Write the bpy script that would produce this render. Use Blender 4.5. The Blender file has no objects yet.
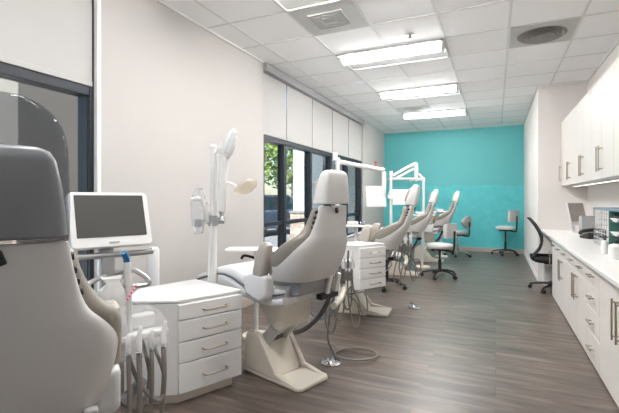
import bpy, bmesh, math, random
from math import radians as R, sin, cos, pi, atan
from mathutils import Vector, Matrix
random.seed(7)
SC = bpy.context.scene
COL = SC.collection
CEIL = 2.92
XL, XR, YB, YF = -2.6, .582, 10.33, -2.6
ALC_X, ALC_Y = 1.2, 7.0

# ------------------------------------------------------------------ materials
MATS = {}
def mat(name, col, rough=.5, metal=0., spec=.5, alpha=1., trans=0., emit=None, estr=0., coat=0., bump=0., bscale=40., var=0., vscale=3.):
    if name in MATS: return MATS[name]
    m = bpy.data.materials.new(name); m.use_nodes = True
    nt = m.node_tree; b = nt.nodes['Principled BSDF']
    b.inputs['Base Color'].default_value = (*col, 1)
    b.inputs['Roughness'].default_value = rough
    b.inputs['Metallic'].default_value = metal
    b.inputs['Specular IOR Level'].default_value = spec
    b.inputs['Alpha'].default_value = alpha
    b.inputs['Transmission Weight'].default_value = trans
    b.inputs['Coat Weight'].default_value = coat
    if emit:
        b.inputs['Emission Color'].default_value = (*emit, 1)
        b.inputs['Emission Strength'].default_value = estr
    tc = nt.nodes.new('ShaderNodeTexCoord')
    if var > 0:
        n = nt.nodes.new('ShaderNodeTexNoise'); n.inputs['Scale'].default_value = vscale; n.inputs['Detail'].default_value = 4
        nt.links.new(tc.outputs['Object'], n.inputs['Vector'])
        mx = nt.nodes.new('ShaderNodeMix'); mx.data_type = 'RGBA'
        mx.inputs['A'].default_value = (*[c*(1-var) for c in col], 1)
        mx.inputs['B'].default_value = (*[min(1, c*(1+var)) for c in col], 1)
        nt.links.new(n.outputs['Fac'], mx.inputs['Factor'])
        nt.links.new(mx.outputs['Result'], b.inputs['Base Color'])
    if bump > 0:
        n2 = nt.nodes.new('ShaderNodeTexNoise'); n2.inputs['Scale'].default_value = bscale
        nt.links.new(tc.outputs['Object'], n2.inputs['Vector'])
        bp = nt.nodes.new('ShaderNodeBump'); bp.inputs['Strength'].default_value = bump; bp.inputs['Distance'].default_value = .01
        nt.links.new(n2.outputs['Fac'], bp.inputs['Height']); nt.links.new(bp.outputs['Normal'], b.inputs['Normal'])
    MATS[name] = m
    return m
def srgb(r, g, b):
    f = lambda v: (v/255/12.92) if v/255 <= .04045 else ((v/255+.055)/1.055)**2.4
    return (f(r), f(g), f(b))

M_wall = mat('wall_paint_dimmed', srgb(184, 180, 176), .75, spec=.25, bump=.05, bscale=120, var=.01)  # left and front walls darkened in colour to offset strong light there
M_wallw = mat('white_wall_paint_lifted', srgb(222, 217, 213), .7, spec=.25, bump=.05, bscale=120)  # whiter right walls, also lifted in colour against the weaker light there
M_tile = mat('ceiling_tile', srgb(248, 248, 248), .9, spec=.1, bump=.15, bscale=300, var=.012, vscale=60)
M_grid = mat('ceiling_tee', srgb(222, 222, 220), .6)
M_frame = mat('window_frame_paint', srgb(24, 31, 40), .5)
M_trim = mat('white_trim', srgb(228, 226, 224), .5)
M_base = mat('baseboard_vinyl', srgb(176, 166, 156), .5)
M_white = mat('white_enamel', srgb(220, 219, 217), .3, coat=.2, var=.01)
M_shell = mat('chair_shell_plastic', srgb(206, 204, 201), .35, coat=.15, var=.015)
M_cream = mat('cream_plastic', srgb(216, 208, 194), .4, coat=.1, var=.015)
M_vinyl = mat('taupe_vinyl', srgb(168, 160, 150), .42, bump=.1, bscale=25, var=.03)
M_rimv = mat('grey_taupe_vinyl', srgb(140, 134, 124), .45, bump=.1, bscale=25, var=.03)
M_greyv = mat('dark_grey_vinyl', srgb(190, 190, 188), .28, coat=.4, bump=.25, bscale=9, var=.06)
M_black = mat('black_plastic', srgb(30, 30, 32), .45)
M_mesh = mat('black_mesh_fabric', srgb(44, 45, 48), .8, bump=.3, bscale=400)
M_grey = mat('grey_plastic', srgb(150, 150, 150), .4)
M_dgrey = mat('dark_grey_plastic', srgb(95, 95, 97), .45)
M_hose = mat('grey_rubber_hose', srgb(132, 128, 122), .5)
M_bhose = mat('brownish_grey_hose', srgb(140, 132, 126), .5)
M_chrome = mat('chrome', srgb(215, 215, 218), .12, metal=1)
M_steel = mat('brushed_nickel', srgb(176, 166, 152), .32, metal=.9)
M_alu = mat('satin_aluminium', srgb(185, 185, 185), .35, metal=.8)
def laminate():
    m = mat('white_grained_laminate', srgb(222, 216, 210), .38, var=.035, vscale=3)
    nt = m.node_tree; n = next(q for q in nt.nodes if q.type == 'TEX_NOISE')
    mp = nt.nodes.new('ShaderNodeMapping'); mp.inputs['Scale'].default_value = (8, 8, .35); tc = nt.nodes['Texture Coordinate']
    nt.links.new(tc.outputs['Object'], mp.inputs['Vector']); nt.links.new(mp.outputs[0], n.inputs['Vector'])
    return m
M_cab = laminate()
M_top = mat('white_solid_surface', srgb(234, 232, 229), .3, var=.008, vscale=20)
M_screen = mat('dark_screen_glass', srgb(78, 77, 75), .12, spec=.7)
M_blind = None
M_stoolv = mat('pale_grey_vinyl', srgb(196, 196, 194), .4, var=.02)
M_stoolg = mat('mid_grey_vinyl', srgb(165, 165, 164), .45, var=.02)
M_green = mat('green_board', srgb(70, 118, 108), .6, var=.05)
M_blue = mat('blue_grey_board', srgb(120, 140, 152), .5)
M_paper = mat('white_paper', srgb(232, 232, 230), .8)
M_bluetip = mat('blue_plastic', srgb(28, 108, 160), .3)
M_pink = mat('pink_plastic', srgb(235, 60, 110), .4)
M_red = mat('red_plastic', srgb(190, 40, 36), .4)
M_stucco = mat('grey_stucco', srgb(112, 107, 99), .9, var=.06, vscale=5)
M_lstucco = mat('pale_stucco', srgb(150, 152, 155), .9, bump=.06, bscale=60, var=.03, vscale=5)
M_asph = mat('asphalt', srgb(110, 110, 112), .9, bump=.2, bscale=80, var=.06)
M_conc = mat('concrete', srgb(222, 220, 216), .9, bump=.2, bscale=50, var=.05)
M_bark = mat('bark', srgb(90, 76, 62), .9, bump=.5, bscale=20, var=.15)
M_leaf = mat('leaf', srgb(104, 122, 40), .6, var=.45, vscale=1.2)
M_leafd = mat('shrub_leaf', srgb(60, 82, 42), .6, var=.3, vscale=2)
M_car = mat('dark_blue_car_paint', srgb(54, 66, 84), .15, coat=1)
M_carw = mat('silver_car_paint', srgb(170, 175, 182), .15, coat=1)
M_tyre = mat('tyre_rubber', srgb(24, 24, 25), .8)
M_cglass = mat('car_glass', srgb(30, 38, 44), .05, spec=.8)
M_dark = mat('opening_shade', srgb(36, 36, 38), .9)

def glassy(name, col, fac, rough=.05, tint=(1, 1, 1)):
    m = bpy.data.materials.new(name); m.use_nodes = True
    nt = m.node_tree; nt.nodes.clear()
    o = nt.nodes.new('ShaderNodeOutputMaterial')
    t = nt.nodes.new('ShaderNodeBsdfTransparent'); t.inputs['Color'].default_value = (*tint, 1)
    g = nt.nodes.new('ShaderNodeBsdfPrincipled'); g.inputs['Base Color'].default_value = (*col, 1); g.inputs['Roughness'].default_value = rough
    x = nt.nodes.new('ShaderNodeMixShader'); x.inputs['Fac'].default_value = fac
    nt.links.new(t.outputs[0], x.inputs[1]); nt.links.new(g.outputs[0], x.inputs[2]); nt.links.new(x.outputs[0], o.inputs['Surface'])
    return m
M_film = glassy('clear_plastic_film', srgb(225, 226, 228), .36, .15)
M_thin = glassy('thin_clear_film', srgb(228, 229, 230), .13, .12)
M_milky = glassy('milky_plastic', srgb(228, 227, 224), .72, .2)
M_smoke = glassy('smoke_plastic', srgb(80, 84, 90), .13, .08, (.72, .73, .75))
M_amber = glassy('amber_shield', srgb(215, 206, 195), .4, .1, (.95, .9, .82))

def window_glass():
    m = bpy.data.materials.new('window_glass'); m.use_nodes = True
    nt = m.node_tree; nt.nodes.clear()
    o = nt.nodes.new('ShaderNodeOutputMaterial')
    t = nt.nodes.new('ShaderNodeBsdfTransparent'); t.inputs['Color'].default_value = (.66, .68, .69, 1)
    g = nt.nodes.new('ShaderNodeBsdfGlossy'); g.inputs['Roughness'].default_value = .01
    lw = nt.nodes.new('ShaderNodeLayerWeight'); lw.inputs['Blend'].default_value = .5
    pw = nt.nodes.new('ShaderNodeMath'); pw.operation = 'POWER'; pw.inputs[1].default_value = 4
    nt.links.new(lw.outputs['Facing'], pw.inputs[0])
    fr = nt.nodes.new('ShaderNodeMath'); fr.operation = 'MULTIPLY_ADD'; fr.inputs[1].default_value = .6; fr.inputs[2].default_value = .03
    nt.links.new(pw.outputs[0], fr.inputs[0])
    x = nt.nodes.new('ShaderNodeMixShader')
    nt.links.new(fr.outputs[0], x.inputs['Fac'])
    nt.links.new(t.outputs[0], x.inputs[1]); nt.links.new(g.outputs[0], x.inputs[2]); nt.links.new(x.outputs[0], o.inputs['Surface'])
    return m
def added_glass():
    m = bpy.data.materials.new('added_window_glass'); m.use_nodes = True  # dimmed glass for the window added behind the camera
    nt = m.node_tree; nt.nodes.clear()
    o = nt.nodes.new('ShaderNodeOutputMaterial'); t = nt.nodes.new('ShaderNodeBsdfTransparent'); t.inputs['Color'].default_value = (.34, .35, .36, 1)
    g = nt.nodes.new('ShaderNodeBsdfGlossy'); g.inputs['Roughness'].default_value = .01
    x = nt.nodes.new('ShaderNodeMixShader'); x.inputs['Fac'].default_value = .04
    nt.links.new(t.outputs[0], x.inputs[1]); nt.links.new(g.outputs[0], x.inputs[2]); nt.links.new(x.outputs[0], o.inputs['Surface'])
    return m
M_added_glass = added_glass()
M_glass = window_glass()

def blind_mat():
    m = bpy.data.materials.new('blind_fabric'); m.use_nodes = True
    nt = m.node_tree; b = nt.nodes['Principled BSDF']; o = nt.nodes['Material Output']
    b.inputs['Base Color'].default_value = (*srgb(198, 196, 193), 1); b.inputs['Roughness'].default_value = .9
    tr = nt.nodes.new('ShaderNodeBsdfTranslucent'); tr.inputs['Color'].default_value = (*srgb(200, 200, 198), 1)
    x = nt.nodes.new('ShaderNodeMixShader'); x.inputs['Fac'].default_value = .18
    nt.links.new(b.outputs[0], x.inputs[1]); nt.links.new(tr.outputs[0], x.inputs[2]); nt.links.new(x.outputs[0], o.inputs['Surface'])
    w = nt.nodes.new('ShaderNodeTexNoise'); w.inputs['Scale'].default_value = 500
    bp = nt.nodes.new('ShaderNodeBump'); bp.inputs['Strength'].default_value = .05
    nt.links.new(w.outputs['Fac'], bp.inputs['Height']); nt.links.new(bp.outputs['Normal'], b.inputs['Normal'])
    return m
M_blind = blind_mat()

def floor_mat():
    m = bpy.data.materials.new('grey_wood_plank'); m.use_nodes = True
    nt = m.node_tree; L = nt.links; b = nt.nodes['Principled BSDF']
    N = lambda t: nt.nodes.new(t)
    tc = N('ShaderNodeTexCoord')
    br = N('ShaderNodeTexBrick'); br.inputs['Scale'].default_value = 1
    br.inputs['Brick Width'].default_value = 1.22; br.inputs['Row Height'].default_value = .165
    br.inputs['Mortar Size'].default_value = .0018; br.inputs['Mortar Smooth'].default_value = .2; br.offset = .37
    br.inputs['Color1'].default_value = (.0, .0, .0, 1); br.inputs['Color2'].default_value = (1, 1, 1, 1); br.inputs['Mortar'].default_value = (.3, .3, .3, 1)
    L.new(tc.outputs['Object'], br.inputs['Vector'])
    mp = N('ShaderNodeMapping'); mp.inputs['Scale'].default_value = (1.1, 9, 1)
    L.new(tc.outputs['Object'], mp.inputs['Vector'])
    ad = N('ShaderNodeVectorMath'); ad.operation = 'ADD'
    sc = N('ShaderNodeVectorMath'); sc.operation = 'SCALE'; sc.inputs['Scale'].default_value = 13
    L.new(br.outputs['Color'], sc.inputs[0]); L.new(mp.outputs[0], ad.inputs[0]); L.new(sc.outputs[0], ad.inputs[1])
    n1 = N('ShaderNodeTexNoise'); n1.inputs['Scale'].default_value = 1.6; n1.inputs['Detail'].default_value = 6; n1.inputs['Roughness'].default_value = .6; n1.inputs['Distortion'].default_value = .5
    L.new(ad.outputs[0], n1.inputs['Vector'])
    rp = N('ShaderNodeValToRGB')
    e = rp.color_ramp.elements
    e[0].position = .3; e[0].color = (*srgb(66, 57, 51), 1)
    e[1].position = .72; e[1].color = (*srgb(128, 115, 105), 1)
    q = e.new(.5); q.color = (*srgb(95, 84, 76), 1)
    L.new(n1.outputs['Fac'], rp.inputs['Fac'])
    hs = N('ShaderNodeHueSaturation')
    mr = N('ShaderNodeMapRange'); mr.inputs['To Min'].default_value = .9; mr.inputs['To Max'].default_value = 1.1
    L.new(br.outputs['Color'], mr.inputs['Value']); L.new(mr.outputs[0], hs.inputs['Value'])
    L.new(rp.outputs['Color'], hs.inputs['Color'])
    mx = N('ShaderNodeMix'); mx.data_type = 'RGBA'; mx.inputs['B'].default_value = (*srgb(70, 63, 58), 1)
    L.new(br.outputs['Fac'], mx.inputs['Factor']); L.new(hs.outputs['Color'], mx.inputs['A'])
    L.new(mx.outputs['Result'], b.inputs['Base Color'])
    b.inputs['Roughness'].default_value = .36
    bp = N('ShaderNodeBump'); bp.inputs['Strength'].default_value = .06; bp.inputs['Distance'].default_value = .005
    L.new(n1.outputs['Fac'], bp.inputs['Height']); L.new(bp.outputs['Normal'], b.inputs['Normal'])
    return m
M_floor = floor_mat()

def teal_mat():
    # painted mural: a paler teal above a ridge line of hills, faint line work below
    m = bpy.data.materials.new('teal_mural_paint'); m.use_nodes = True
    nt = m.node_tree; L = nt.links; b = nt.nodes['Principled BSDF']
    N = lambda t: nt.nodes.new(t)
    tc = N('ShaderNodeTexCoord'); sp = N('ShaderNodeSeparateXYZ'); L.new(tc.outputs['Object'], sp.inputs[0])
    cx = N('ShaderNodeCombineXYZ'); L.new(sp.outputs['X'], cx.inputs['X'])
    n = N('ShaderNodeTexNoise'); n.inputs['Scale'].default_value = 1.4; n.inputs['Detail'].default_value = 5; L.new(cx.outputs[0], n.inputs['Vector'])
    ridge = N('ShaderNodeMath'); ridge.operation = 'MULTIPLY_ADD'; ridge.inputs[1].default_value = .5; ridge.inputs[2].default_value = 1.3
    L.new(n.outputs['Fac'], ridge.inputs[0])
    sub = N('ShaderNodeMath'); sub.operation = 'SUBTRACT'; L.new(sp.outputs['Z'], sub.inputs[0]); L.new(ridge.outputs[0], sub.inputs[1])
    mr = N('ShaderNodeMapRange'); mr.inputs['From Min'].default_value = -.02; mr.inputs['From Max'].default_value = .02; L.new(sub.outputs[0], mr.inputs['Value'])
    v = N('ShaderNodeTexNoise'); v.inputs['Scale'].default_value = 7; v.inputs['Detail'].default_value = 3; L.new(tc.outputs['Object'], v.inputs['Vector'])
    mx0 = N('ShaderNodeMix'); mx0.data_type = 'RGBA'
    mx0.inputs['A'].default_value = (*srgb(66, 172, 178), 1); mx0.inputs['B'].default_value = (*srgb(94, 194, 197), 1)
    L.new(v.outputs['Fac'], mx0.inputs['Factor'])
    mx = N('ShaderNodeMix'); mx.data_type = 'RGBA'
    L.new(mx0.outputs['Result'], mx.inputs['A']); mx.inputs['B'].default_value = (*srgb(86, 172, 173), 1)
    L.new(mr.outputs[0], mx.inputs['Factor'])
    L.new(mx.outputs['Result'], b.inputs['Base Color']); b.inputs['Roughness'].default_value = .6
    return m
M_teal = teal_mat()

def stone_mat(name, c1, c2, mort, w, h):
    m = bpy.data.materials.new(name); m.use_nodes = True
    nt = m.node_tree; L = nt.links; b = nt.nodes['Principled BSDF']
    tc = nt.nodes.new('ShaderNodeTexCoord'); sp = nt.nodes.new('ShaderNodeSeparateXYZ'); L.new(tc.outputs['Object'], sp.inputs[0])
    ad = nt.nodes.new('ShaderNodeMath'); ad.operation = 'ADD'; L.new(sp.outputs['X'], ad.inputs[0]); L.new(sp.outputs['Y'], ad.inputs[1])
    cb = nt.nodes.new('ShaderNodeCombineXYZ'); L.new(ad.outputs[0], cb.inputs['X']); L.new(sp.outputs['Z'], cb.inputs['Y'])
    br = nt.nodes.new('ShaderNodeTexBrick'); br.inputs['Scale'].default_value = 1
    br.inputs['Brick Width'].default_value = w; br.inputs['Row Height'].default_value = h; br.inputs['Mortar Size'].default_value = .006
    br.inputs['Color1'].default_value = (*c1, 1); br.inputs['Color2'].default_value = (*c2, 1); br.inputs['Mortar'].default_value = (*mort, 1)
    L.new(cb.outputs[0], br.inputs['Vector']); L.new(br.outputs['Color'], b.inputs['Base Color']); b.inputs['Roughness'].default_value = .9
    return m
M_stone = stone_mat('stacked_stone', srgb(176, 158, 142), srgb(128, 110, 98), srgb(96, 84, 76), .35, .08)
M_brick = stone_mat('dark_brick', srgb(96, 92, 90), srgb(66, 62, 62), srgb(110, 106, 104), .22, .075)

# ------------------------------------------------------------------ mesh helpers
def nb(): return bmesh.new()
def box(bm, c, s, rot=None):
    m = Matrix.Translation(Vector(c))
    if rot is not None: m = m @ rot
    m = m @ Matrix.Diagonal((s[0], s[1], s[2], 1))
    bmesh.ops.create_cube(bm, size=1, matrix=m); return bm
def box2(bm, a, b):
    return box(bm, [(a[i]+b[i])/2 for i in range(3)], [abs(b[i]-a[i]) for i in range(3)])
def frame_of(d):
    d = Vector(d).normalized(); u = Vector((0, 0, 1)) if abs(d.z) < .95 else Vector((1, 0, 0))
    x = d.cross(u).normalized(); y = x.cross(d).normalized(); return x, y
def loft(bm, rings, cap=True):
    vr = [[bm.verts.new(p) for p in r] for r in rings]; n = len(vr[0])
    for a, b in zip(vr, vr[1:]):
        for i in range(n):
            j = (i+1) % n
            bm.faces.new((a[i], a[j], b[j], b[i]))
    if cap:
        bm.faces.new(vr[0][::-1]); bm.faces.new(vr[-1])
    bmesh.ops.recalc_face_normals(bm, faces=bm.faces[:]); return bm
def cyl(bm, p0, p1, r0, r1=None, seg=16):
    r1 = r0 if r1 is None else r1
    p0, p1 = Vector(p0), Vector(p1); x, y = frame_of(p1-p0)
    return loft(bm, [[p+(x*cos(2*pi*i/seg)+y*sin(2*pi*i/seg))*r for i in range(seg)] for p, r in ((p0, r0), (p1, r1))])
def smooth_path(pts, n=6, closed=False):
    P = [Vector(p) for p in pts]; out = []
    for i in range(len(P)-1):
        p0 = P[max(i-1, 0)]; p1 = P[i]; p2 = P[i+1]; p3 = P[min(i+2, len(P)-1)]
        for k in range(n):
            t = k/n
            out.append(.5*((2*p1)+(p2-p0)*t+(2*p0-5*p1+4*p2-p3)*t*t+(3*p1-p0-3*p2+p3)*t**3))
    out.append(P[-1]); return out
def tube(bm, pts, r, seg=8, sm=5):
    P = smooth_path(pts, sm) if sm else [Vector(p) for p in pts]
    rings = []; prev = None
    for i, p in enumerate(P):
        d = (P[min(i+1, len(P)-1)]-P[max(i-1, 0)]).normalized()
        if prev is None: x, y = frame_of(d)
        else:
            x = (prev-d*prev.dot(d))
            x = x.normalized() if x.length > 1e-5 else frame_of(d)[0]
            y = d.cross(x).normalized()
        prev = x
        rr = r(i/(len(P)-1)) if callable(r) else r
        rings.append([p+(x*cos(2*pi*k/seg)+y*sin(2*pi*k/seg))*rr for k in range(seg)])
    return loft(bm, rings)
def lathe(bm, prof, c=(0, 0, 0), seg=24):
    c = Vector(c)
    return loft(bm, [[c+Vector((r*cos(2*pi*i/seg), r*sin(2*pi*i/seg), z)) for i in range(seg)] for r, z in prof])
def prism(bm, poly, axis, a, b):
    # polygon of 2D points extruded along an axis ('x','y','z') from a to b
    def P(u, v, w): return {'y': (u, w, v), 'z': (u, v, w), 'x': (w, u, v)}[axis]
    return loft(bm, [[Vector(P(u, v, a)) for u, v in poly], [Vector(P(u, v, b)) for u, v in poly]])
def rrect(w, h, r, n=4):
    out = []
    for cx, cy, a0 in ((w-r, h-r, 0), (-w+r, h-r, 90), (-w+r, -h+r, 180), (w-r, -h+r, 270)):
        for k in range(n+1):
            a = R(a0+90*k/n); out.append((cx+r*cos(a), cy+r*sin(a)))
    return out
def ball(bm, c, r, sc=(1, 1, 1), rot=None, seg=16):
    m = Matrix.Translation(Vector(c))
    if rot is not None: m = m @ rot
    m = m @ Matrix.Diagonal((r*sc[0], r*sc[1], r*sc[2], 1))
    bmesh.ops.create_uvsphere(bm, u_segments=seg, v_segments=max(6, seg//2), radius=1, matrix=m); return bm

def obj(name, bm, m, parent=None, bevel=0., sub=0, loc=None, angle=38, bseg=2, off=None):
    if off is not None: bmesh.ops.translate(bm, verts=bm.verts[:], vec=-Vector(off))
    me = bpy.data.meshes.new(name); bm.to_mesh(me); bm.free()
    for p in me.polygons: p.use_smooth = True
    me.set_sharp_from_angle(angle=R(angle))
    me.materials.append(m)
    o = bpy.data.objects.new(name, me); COL.objects.link(o)
    if parent: o.parent = parent
    if off is not None: o.location = off
    if loc is not None: o.location = loc
    if bevel:
        b = o.modifiers.new('bevel', 'BEVEL'); b.width = bevel; b.segments = bseg; b.limit_method = 'ANGLE'; b.angle_limit = R(40)
    if sub:
        s = o.modifiers.new('subsurf', 'SUBSURF'); s.levels = sub; s.render_levels = sub
    return o
def tag(o, label, cat, group=None):
    o['label'] = label; o['category'] = cat
    if group: o['group'] = group
    return o
def thing(name, label, cat, loc=(0, 0, 0), rz=0, group=None):
    o = bpy.data.objects.new(name, None); o.empty_display_size = .1; COL.objects.link(o)
    o.location = loc; o.rotation_euler.z = rz
    return tag(o, label, cat, group)
def struct(name, bm, m, parent=None, **k):
    o = obj(name, bm, m, parent, **k)
    if not parent: o['kind'] = 'structure'
    return o
KIDS = {}
def dup(o, parent=None):
    c = o.copy(); COL.objects.link(c)
    if parent is not None: c.parent = parent
    for ch in list(o.children): dup(ch, c)
    return c
def dup_thing(o, loc, rz, label, group=None):
    c = dup(o); c.location = loc; c.rotation_euler.z = rz; c['label'] = label
    if group: c['group'] = group
    return c

# ------------------------------------------------------------------ room shell
struct('floor', box2(nb(), (XL, YF, -.1), (ALC_X, YB, 0)), M_floor)
struct('ceiling', box2(nb(), (XL, YF, CEIL), (ALC_X, YB, CEIL+.1)), M_tile)
bm = nb()
gx0, gy0, gp = .1226, 3.85, .61
for k in range(-6, 3):
    x = gx0+k*gp
    if XL+.02 < x < ALC_X:
        box2(bm, (x-.012, YF, CEIL-.005), (x+.012, YB if x < XR else ALC_Y, CEIL))
for k in range(-11, 12):
    y = gy0+k*gp
    if YF < y < YB-.02:
        box2(bm, (XL, y-.012, CEIL-.004), (XR if y > ALC_Y else ALC_X, y+.012, CEIL))
box2(bm, (XL, YF, CEIL-.02), (XL+.02, 4.3, CEIL)); box2(bm, (XL, YB-.02, CEIL-.02), (XR, YB, CEIL)); box2(bm, (XR-.02, ALC_Y-.02, CEIL-.02), (XR, YB, CEIL))
box2(bm, (XR-.02, ALC_Y-.02, CEIL-.02), (ALC_X, ALC_Y, CEIL)); box2(bm, (ALC_X-.02, YF, CEIL-.02), (ALC_X, ALC_Y, CEIL))
struct('trim_1', bm, M_grid)

W1A, W1B, W2A, W2B, SILL = -.5, 2.04, 4.338, 8.48, .46
wx = (XL-.2, XL)
bm = nb()
for a, b, z0, z1 in ((YF, W1A, 0, CEIL), (W1B, W2A, 0, CEIL), (W2B, YB, 0, CEIL), (W1A, W1B, 0, SILL), (W2A, W2B, 0, SILL)):
    box2(bm, (wx[0], a, z0), (wx[1], b, z1))
struct('wall_left', bm, M_wall)
struct('wall_back', box2(nb(), (XL-.2, YB, 0), (ALC_X+.3, YB+.15, CEIL)), M_teal)
struct('wall_right', box2(nb(), (XR, ALC_Y, 0), (ALC_X+.15, YB, CEIL)), M_wallw)
struct('wall_alcove', box2(nb(), (ALC_X, YF, 0), (ALC_X+.15, ALC_Y, CEIL)), M_wallw)
bm = nb(); box2(bm, (XL-.2, YF-.15, 0), (XL+.25, YF, CEIL)); box2(bm, (ALC_X-.25, YF-.15, 0), (ALC_X+.15, YF, CEIL)); box2(bm, (XL+.25, YF-.15, 0), (ALC_X-.25, YF, .15)); box2(bm, (XL+.25, YF-.15, 2.8), (ALC_X-.25, YF, CEIL))
struct('wall_front', bm, M_wall)
bm = nb()
for x in (XL+.25, -1.6, -.65, .3, ALC_X-.31): box2(bm, (x, YF-.11, .15), (x+.06, YF-.04, 2.8))
box2(bm, (XL+.25, YF-.11, .15), (ALC_X-.25, YF-.04, .21)); box2(bm, (XL+.25, YF-.11, 2.74), (ALC_X-.25, YF-.04, 2.8))
w3 = struct('window_3', bm, M_frame)  # unseen window added behind the camera to let daylight in
obj('window_pane', box2(nb(), (XL+.27, YF-.078, .2), (ALC_X-.27, YF-.072, 2.76)), M_added_glass, w3)
struct('baseboard_back', box2(nb(), (XL, YB-.012, 0), (XR-.012, YB, .095)), M_base, bevel=.003)
struct('baseboard_right', box2(nb(), (XR-.012, ALC_Y, 0), (XR, YB, .095)), M_trim, bevel=.003)
bm = nb(); box2(bm, (XL, YF, 0), (XL+.012, YB-.012, .095))
struct('baseboard_left', bm, M_base, bevel=.003)

def make_window(idx, ya, yb, mull, ztop):
    fw = .05
    bm = nb()
    x0, x1 = XL-.15, XL-.05
    box2(bm, (x0, ya, SILL), (x1, yb, SILL+.06)); box2(bm, (x0, ya, ztop-.06), (x1, yb, ztop))
    for y in [ya+fw/2]+mull+[yb-fw/2]:
        w = fw/2 if y in (ya+fw/2, yb-fw/2) else .04
        box2(bm, (x0, y-w, SILL), (x1, y+w, ztop))
    box2(bm, (x0+.01, ya, .88), (x1-.01, yb, .935)); box2(bm, (x0, ya, 1.975), (x1+.015, yb, 2.05)); box2(bm, (x0, ya, SILL), (x1+.02, ya+.075, ztop)); box2(bm, (x0, yb-(.075 if idx == 2 else .045), SILL), (x1+.02, yb, ztop))
    o = struct('window_%d' % idx, bm, M_frame, bevel=.003)
    ed = [ya]+mull+[yb]
    for a, b in zip(ed, ed[1:]):
        g = nb(); box2(g, (XL-.103, a+.03, SILL+.04), (XL-.097, b-.03, .895)); box2(g, (XL-.103, a+.03, .92), (XL-.097, b-.03, ztop-.04))
        obj('window_pane', g, M_glass, o)
    s = nb(); box2(s, (XL-.2, ya, SILL-.02), (XL+.03, yb, SILL+.002)); obj('window_sill', s, M_trim, o, bevel=.004)
    return o
make_window(1, W1A, W1B, [.72], 2.86)
make_window(2, W2A, W2B, [5.0, 5.87, 6.74, 7.61], 2.86)
# bright strip of corner bead at the near window's edge
struct('trim_2', box2(nb(), (XL-.05, W1B-.012, SILL), (XL+.006, W1B+.02, CEIL)), M_trim, bevel=.003)

def blind(ya, yb, zb, label, group):
    t = thing('roller_blind', label, 'blind', (XL-.03, (ya+yb)/2, zb), 0, group)
    h = (yb-ya)/2-.008
    obj('fabric', box2(nb(), (-.0015, -h, .03), (.0015, h, 2.81-zb)), M_blind, t)
    obj('hem_bar', box2(nb(), (-.008, -h, 0), (.008, h, .035)), M_blind, t, bevel=.003)
ordn = ['beside the pale wall above the tree view', 'second from the pale wall', 'middle one, above the arched opening', 'fourth from the pale wall', 'nearest the teal wall']
for (a, b), od in zip(zip([W2A, 5.0, 5.87, 6.74, 7.61], [5.0, 5.87, 6.74, 7.61, W2B]), ordn):
    blind(a+.01, b, 2.04, 'off-white roller blind on the far window, '+od, 'roller blinds on the far window')
blind(W1A, W1B-.02, 2.04, 'wide off-white roller blind half lowered over the window beside the nearest chair', None)
for ya, yb, lb in ((W2A, W2B, 'grey metal blind valance along the top of the far window'), (W1A, W1B, 'grey metal blind valance along the top of the nearest window')):
    tag(obj('blind_valance', box2(nb(), (XL-.05, ya, 2.812), (XL+.045, yb, CEIL-.006)), M_grey, None, bevel=.004), lb, 'valance')

# ------------------------------------------------------------------ ceiling fittings
M_lens = mat('lit_lamp_lens', (1, 1, 1), .4, emit=(1, .995, .99), estr=34)
M_pan = mat('white_lamp_pan', srgb(196, 195, 193), .35)
def troffer(y0, label, group='ceiling lights'):
    x0, x1 = gx0-3*gp, gx0-gp
    t = thing('ceiling_light', label, 'ceiling light', ((x0+x1)/2, y0+gp/2, CEIL), 0, group)
    W, Hh = .61, .305
    bm = nb(); box2(bm, (-W+.012, -Hh+.012, -.012), (W-.012, Hh-.012, -.006))
    obj('pan', bm, M_pan, t)
    bm = nb()
    for s in (-1, 1):
        box2(bm, (-W+.006, s*Hh-s*.006, -.02), (W-.006, s*Hh-s*.03, -.004)); box2(bm, (s*W-s*.006, -Hh+.006, -.02), (s*W-s*.03, Hh-.006, -.004))
    obj('frame', bm, M_pan, t, bevel=.002)
    prof = [(-.135+.078*cos(R(a)), -.012-.058*sin(R(a))) for a in range(0, 181, 15)]
    bm = prism(nb(), prof, 'x', -W+.05, W-.05)
    obj('lens', bm, M_lens, t)
    for s in (-1, 1):
        obj('end_cap', prism(nb(), [(u*1.0, v*1.08) for u, v in prof], 'x', s*(W-.05), s*(W-.028)), M_pan, t)
troffer(2.63, 'lit white ceiling light cut off by the top edge, beside the square air vent')
troffer(4.46, 'largest fully visible lit white ceiling light, nearest the camera')
troffer(6.29, 'lit white ceiling light in the middle of the row of three')
troffer(.8, 'white ceiling light added overhead for more light, outside the picture')  # unseen fixture added for light, continuing the row
troffer(8.12, 'smallest lit white ceiling light, closest to the teal wall')

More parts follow.
